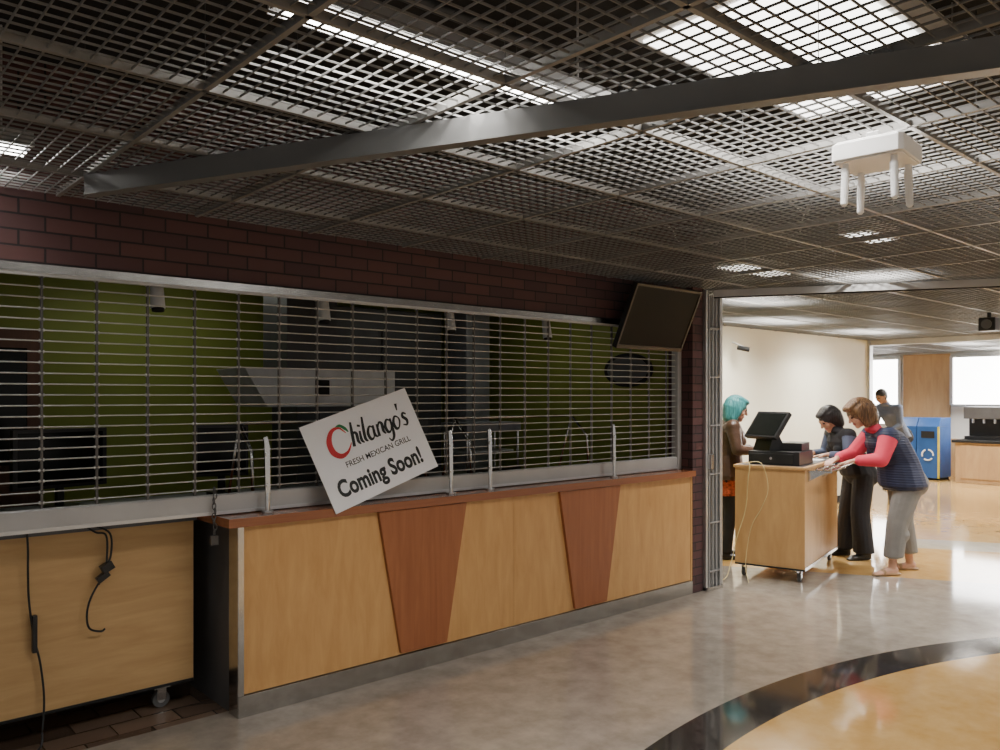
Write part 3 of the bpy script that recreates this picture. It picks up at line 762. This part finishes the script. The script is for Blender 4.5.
class Body:
    def __init__(s): s.p = []
    def add(s, a, ra, b, rb, key, R=None):
        ra = np.array([ra]*3 if isinstance(ra, (int, float)) else ra, float); rb = np.array([rb]*3 if isinstance(rb, (int, float)) else rb, float)
        s.p.append((np.array(a, float), ra, np.array(b if b is not None else a, float), rb, key, np.eye(3) if R is None else R))
    def build(s, name, T, voxel=0.0065):
        V = []; F = []
        for a, ra, b_, rb, key, R in s.p:
            bm = bmesh.new()
            pts = np.vstack([(US*ra)@R.T+a, (US*rb)@R.T+b_]) if np.linalg.norm(a-b_) > 1e-6 else (US*ra)@R.T+a
            vs = [bm.verts.new(p) for p in pts]
            r = bmesh.ops.convex_hull(bm, input=vs, use_existing_faces=False)
            kill = list({g for g in r['geom_interior']+r['geom_unused'] if isinstance(g, bmesh.types.BMVert)})
            bmesh.ops.delete(bm, geom=kill, context='VERTS')
            bmesh.ops.recalc_face_normals(bm, faces=bm.faces)
            bm.verts.index_update(); o = len(V)
            V += [tuple(v.co) for v in bm.verts]; F += [[o+v.index for v in f.verts] for f in bm.faces]; bm.free()
        me = bpy.data.meshes.new("tmp"); me.from_pydata(V, [], F)
        tmp = bpy.data.objects.new("tmp", me); COL.objects.link(tmp)
        m = tmp.modifiers.new("r", 'REMESH'); m.mode = 'VOXEL'; m.voxel_size = voxel
        m = tmp.modifiers.new("s", 'SMOOTH'); m.factor = 0.5; m.iterations = 3
        bpy.context.view_layer.update()
        out = bpy.data.meshes.new_from_object(tmp.evaluated_get(bpy.context.evaluated_depsgraph_get()))
        bpy.data.objects.remove(tmp)
        out.name = name; out.materials.clear()
        keys = []
        for p in s.p:
            if p[4] not in keys: keys.append(p[4])
        for k in keys: out.materials.append(M[k])
        n = len(out.polygons); C = np.empty(n*3); out.polygons.foreach_get("center", C); C = C.reshape(-1, 3)
        best = np.full(n, 1e9); lab = np.zeros(n, int)
        for a, ra, b_, rb, key, R in s.p:
            q = (C-a)@R; sg = (b_-a)@R; L = sg@sg
            t = np.clip(q@sg/L, 0, 1)[:, None] if L > 1e-9 else np.zeros((n, 1))
            r = ra*(1-t)+rb*t
            d = (np.linalg.norm((q-t*sg)/r, axis=1)-1)*r.min(axis=1)
            w = d < best; best[w] = d[w]; lab[w] = keys.index(key)
        out.polygons.foreach_set("material_index", lab); out.polygons.foreach_set("use_smooth", np.ones(n, bool)); out.update()
        ob = bpy.data.objects.new(name, out); COL.objects.link(ob); ob.matrix_world = T
        return ob

def nz(v): v = np.array(v, float); return v/np.linalg.norm(v)

def hand(B_, wrist, d, pn, thumb, key, curl=0.5):
    w = np.array(wrist, float); d = nz(d); pn = np.array(pn, float); pn = nz(pn-d*(pn@d)); lat = np.cross(pn, d)*thumb
    R = np.stack([d, lat, pn], 1)
    B_.add(w, (0.026, 0.026, 0.02), w+d*0.055, (0.032, 0.038, 0.014), key, R)
    for i, (o, L) in enumerate(((0.030, .068), (0.010, .078), (-0.011, .072), (-0.031, .056))):
        p = w+d*0.082+lat*o; dirn = nz(d+lat*o*2.5+pn*0.25*curl)
        q = p+dirn*L*0.48; d2 = nz(dirn+pn*0.8*curl); r = q+d2*L*0.30; d3 = nz(d2+pn*0.7*curl); e = r+d3*L*0.25
        B_.add(p-d*0.02, 0.0095, q, 0.0088, key); B_.add(q, 0.0088, r, 0.008, key); B_.add(r, 0.008, e, 0.007, key)
    p = w+d*0.028+lat*0.024; q = p+nz(d*0.7+lat*0.8+pn*.2)*0.04; r = q+nz(d*1.0+lat*0.25+pn*.3)*0.03
    B_.add(p, 0.014, q, 0.011, key); B_.add(q, 0.011, r, 0.009, key)

def person(name, loc, yaw, P):
    b_ = Body(); sk = P['skin']; top = P['top']; sl = P['sleeve']; pt = P['pants']
    hip, waist, chest, neck, head = [np.array(P[k], float) for k in ('hip', 'waist', 'chest', 'neck', 'head')]
    g = P.get('bulk', 1.0); gp = P.get('hipbulk', 1.0)
    b_.add(hip+[0, 0, -.02], (.125*gp, .165*gp, .11), hip+[0, 0, .04], (.115*gp, .155*gp, .10), pt)
    for s in (-1, 1): b_.add(hip+[-.065, s*.07, -.03], .105*gp, hip+[-.03, s*.07, .05], .095*gp, pt)
    b_.add(hip+[.01, 0, P.get('hem', .05)], (.14*g, .175*g, .07), waist, (.122*g, .145*g, .10), top)
    b_.add(waist, (.122*g, .145*g, .10), chest, (.125*g, .162*g, .12), top)
    if P.get('bust', True):
        cd = nz(np.cross([0, 1, 0], chest-waist))
        if cd[0] < 0: cd = -cd
        for s in (-1, 1): b_.add(chest+cd*.075*g+[0, s*.065, -.03], .062, None, .062, top)
    if 'skirt' in P: b_.add(hip+[0, 0, -.04], (.14, .17, .06), hip+[0, 0, -.22], (.13, .175, .03), P['skirt'])
    for s, S in ((1, 'L'), (-1, 'R')):
        sh, el, wr = [np.array(P[k+S], float) for k in ('sh', 'el', 'wr')]
        b_.add(chest+[0, s*.05, .05], (.10*g, .08, .085), sh, .062*g, P.get('yoke', top))
        b_.add(neck*.6+chest*.4, .06, sh, .052*g, P.get('yoke', top))
        b_.add(sh, .060*g, el, .046*g, sl); b_.add(el, .046*g, wr+(el-wr)*.18, .034*g, sl); b_.add(wr+(el-wr)*.2, .027, wr, .024, sk)
        hd = P.get('hd'+S, nz(wr-el)+np.array([0, 0, -.15])); hand(b_, wr+nz(hd)*.01, hd, P.get('pn', (0, 0, -1)), P.get('th'+S, -s), sk, P.get('curl', .5))
        hj = hip+[-.01, s*.085, -.02]; kn, an = np.array(P['kn'+S], float), np.array(P['an'+S], float)
        tr, kr, ar = P.get('legr', (.098, .068, .05))
        hz = P.get('hemz', .05); t = np.clip((kn[2]-hz)/(kn[2]-an[2]), 0, 1.0); he = kn+(an-kn)*t
        b_.add(hj, tr*gp, kn, kr, pt); b_.add(kn+[0, 0, .0], kr, he, (ar, ar, .02), pt)
        b_.add(kn+[-.015, 0, -.1], kr*.95, he*.5+kn*.5, kr*.85, pt)
        b_.add(he+[0, 0, .03], .038, an, .034, P.get('leg', sk))
        fd = nz(P.get('ft'+S, (1, s*.15, 0)))
        b_.add(an+[0, 0, -.03]-fd*.02, (.036, .032, .035), an+fd*.07+[0, 0, -.042], (.035, .036, .022), P.get('foot', sk))
        b_.add(an+fd*.07+[0, 0, -.045], (.035, .038, .02), an+fd*.15+[0, 0, -.055], (.03, .040, .014), P.get('foot', sk))
        z = .012
        a0 = an-fd*.045; a1 = an+fd*.16
        b_.add((a0[0], a0[1], z), (.04, .035, .012), (a1[0], a1[1], z), (.035, .044, .012), P['shoe'])
        if P.get('closed', True): b_.add((a0[0], a0[1], .04), (.038, .036, .035), (a1[0]-fd[0]*.03, a1[1]-fd[1]*.03, .025), (.04, .043, .022), P['shoe'])
        else:
            m1 = an+fd*.09
            b_.add((m1[0], m1[1], .03), (.022, .045, .028), (m1[0], m1[1], .031), (.022, .045, .028), P['shoe'])
    hf = nz(P.get('hf', (1, 0, -.1))); sd = nz(np.cross([0, 0, 1], hf)); hu = np.cross(hf, sd); R = np.stack([hf, sd, hu], 1)
    def h(x, y, z): return head+hf*x+sd*y+hu*z
    b_.add(neck, (.058, .062, .05), h(-.02, 0, -.06), .05, sk)
    b_.add(neck+[0, 0, -.02], (.07, .09, .035), neck+[0, 0, .01], (.066, .072, .03), P.get('collar', top))
    b_.add(head, (.094, .075, .10), None, (.094, .075, .10), sk, R)
    b_.add(h(.028, 0, -.035), (.058, .058, .05), h(.058, 0, -.096), (.028, .03, .022), sk, R)
    b_.add(h(.088, 0, .008), .010, h(.106, 0, -.03), .0135, sk); 
    for s in (-1, 1):
        b_.add(h(.080, s*.032, .004), .0115, h(.081, s*.032, .004), .0115, 'eye')
        b_.add(h(.078, s*.032, .024), .012, h(.084, s*.014, .022), .010, sk)
        b_.add(h(-.004, s*.074, -.008), (.018, .010, .030), h(-.003, s*.074, -.01), (.018, .010, .03), sk, R)
        b_.add(h(.06, s*.036, -.03), .024, None, .024, sk)
    b_.add(h(.084, -.016, -.062), .008, h(.084, .016, -.062), .008, 'lip')
    for (p0, r0, p1, r1) in P['hairs']: b_.add(h(*p0), r0, h(*p1), r1, P['hair'], R)
    return b_.build(name, Matrix.Translation((loc[0], loc[1], 0)) @ Matrix.Rotation(math.radians(yaw), 4, 'Z'))

person("woman_in_blue_vest", (7.60, 3.08), 138, dict(skin='skin', top='navy', sleeve='pink', pants='greypants', collar='pink', yoke='navy', shoe='sandal', closed=False,
    hip=(-.04, 0, .84), waist=(.01, 0, 1.0), chest=(.11, 0, 1.17), neck=(.235, 0, 1.315), head=(.37, 0, 1.44), hf=(.85, 0, -.5), bulk=1.42, hipbulk=1.12, hem=-.04,
    shL=(.18, .18, 1.24), elL=(.28, .25, 1.04), wrL=(.46, .15, 1.025), shR=(.18, -.175, 1.24), elR=(.33, -.21, 1.06), wrR=(.53, -.08, 1.03),
    knL=(.07, .11, .46), anL=(.12, .12, .075), knR=(-.08, -.10, .46), anR=(-.15, -.11, .075), hemz=.17, legr=(.112, .092, .085),
    hair='hair_brown', hairs=[((-.03, 0, .03), (.122, .108, .112), (-.05, 0, .0), (.118, .112, .12)), ((-.06, 0, -.04), (.10, .108, .10), (-.06, 0, -.10), (.075, .10, .06)), ((.06, 0, .09), (.048, .068, .032), (-.02, 0, .105), (.065, .085, .04)), ((-.0, .08, .0), (.055, .028, .085), (-.01, .075, -.09), (.05, .03, .05)), ((-.0, -.08, .0), (.055, .028, .085), (-.01, -.075, -.09), (.05, .03, .05))]))
person("woman_in_black", (7.98, 3.66), 146, dict(skin='skin2', top='blackcloth', sleeve='bluegrey', pants='blackcloth', shoe='shoe', foot='shoe', leg='blackcloth',
    hip=(-.03, 0, .84), waist=(.03, 0, .99), chest=(.13, 0, 1.15), neck=(.20, 0, 1.275), head=(.28, 0, 1.375), hf=(.8, 0, -.6), bulk=1.1, hem=.0,
    shL=(.16, .165, 1.22), elL=(.2, .22, 1.02), wrL=(.36, .14, 1.03), shR=(.16, -.165, 1.22), elR=(.2, -.22, 1.02), wrR=(.38, -.12, 1.03),
    knL=(.0, .09, .45), anL=(-.02, .12, .075), knR=(.02, -.09, .45), anR=(.06, -.12, .075), hemz=.06, legr=(.105, .09, .10),
    hair='hair_black', hairs=[((-.025, 0, .025), (.112, .095, .105), (-.04, 0, .0), (.105, .096, .105)), ((-.05, 0, -.04), (.085, .092, .085), (-.05, 0, -.10), (.06, .08, .05)), ((.05, 0, .08), (.045, .06, .03), (-.02, 0, .095), (.06, .075, .035))]))
person("woman_with_teal_hair", (7.02, 4.50), -48, dict(skin='skin', top='leather', sleeve='leather', pants='blackcloth', shoe='shoe', foot='shoe', leg='blackcloth', skirt='orange',
    hip=(-.01, 0, .86), waist=(.0, 0, 1.02), chest=(.03, 0, 1.20), neck=(.05, 0, 1.36), head=(.10, 0, 1.475), hf=(.95, 0, -.3), bulk=1.2, hem=-.04,
    shL=(.03, .175, 1.30), elL=(.06, .23, 1.08), wrL=(.28, .16, 1.07), shR=(.03, -.175, 1.30), elR=(.06, -.23, 1.08), wrR=(.28, -.16, 1.07),
    knL=(.02, .09, .46), anL=(.0, .10, .075), knR=(.02, -.09, .46), anR=(-.02, -.10, .075), hemz=.06, legr=(.09, .06, .05),
    hair='hair_teal', hairs=[((-.025, 0, .03), (.112, .095, .105), (-.04, 0, .0), (.105, .097, .105)), ((-.05, 0, -.03), (.085, .092, .09), (-.06, 0, -.11), (.05, .08, .05)), ((.055, 0, .085), (.045, .06, .03), (-.02, 0, .1), (.06, .08, .035)), ((.0, .072, -.02), (.045, .025, .07), (-.01, .07, -.09), (.035, .022, .05)), ((.0, -.072, -.02), (.045, .025, .07), (-.01, -.07, -.09), (.035, .022, .05))]))
person("man", (14.2, 5.84), 160, dict(skin='skin2', top='shirt', sleeve='shirt', pants='blackcloth', shoe='shoe', foot='shoe', leg='blackcloth', bust=False,
    hip=(-.15, 0, .92), waist=(-.05, 0, 1.09), chest=(.10, 0, 1.30), neck=(.20, 0, 1.47), head=(.30, 0, 1.60), hf=(.85, 0, -.5), bulk=1.1, hem=.0,
    shL=(.12, .2, 1.40), elL=(.14, .25, 1.12), wrL=(.33, .2, 1.0), shR=(.12, -.2, 1.40), elR=(.14, -.25, 1.12), wrR=(.33, -.2, 1.0),
    knL=(-.02, .1, .49), anL=(.0, .11, .075), knR=(-.02, -.1, .49), anR=(-.08, -.11, .075), hemz=.06, legr=(.10, .07, .06),
    hair='hair_dark', hairs=[((-.02, 0, .03), (.10, .084, .088), (-.03, 0, .01), (.095, .084, .09)), ((-.04, 0, -.03), (.07, .075, .06), (-.04, 0, -.04), (.07, .075, .06))]))

# ------------------------------------------------------------------ world & camera
w = bpy.data.worlds.new("World"); scene.world = w; w.use_nodes = True
bg = w.node_tree.nodes["Background"]; bg.inputs["Color"].default_value = (1.0, 0.96, 0.90, 1); bg.inputs["Strength"].default_value = 0.58

cam = bpy.data.cameras.new("camera"); co = bpy.data.objects.new("camera", cam); COL.objects.link(co)
cam.sensor_width = 36; cam.lens = 29.16; cam.shift_y = 0.021
co.location = (0, 0, 1.6); co.rotation_euler = (math.radians(90), 0, math.radians(-41.7))
scene.camera = co
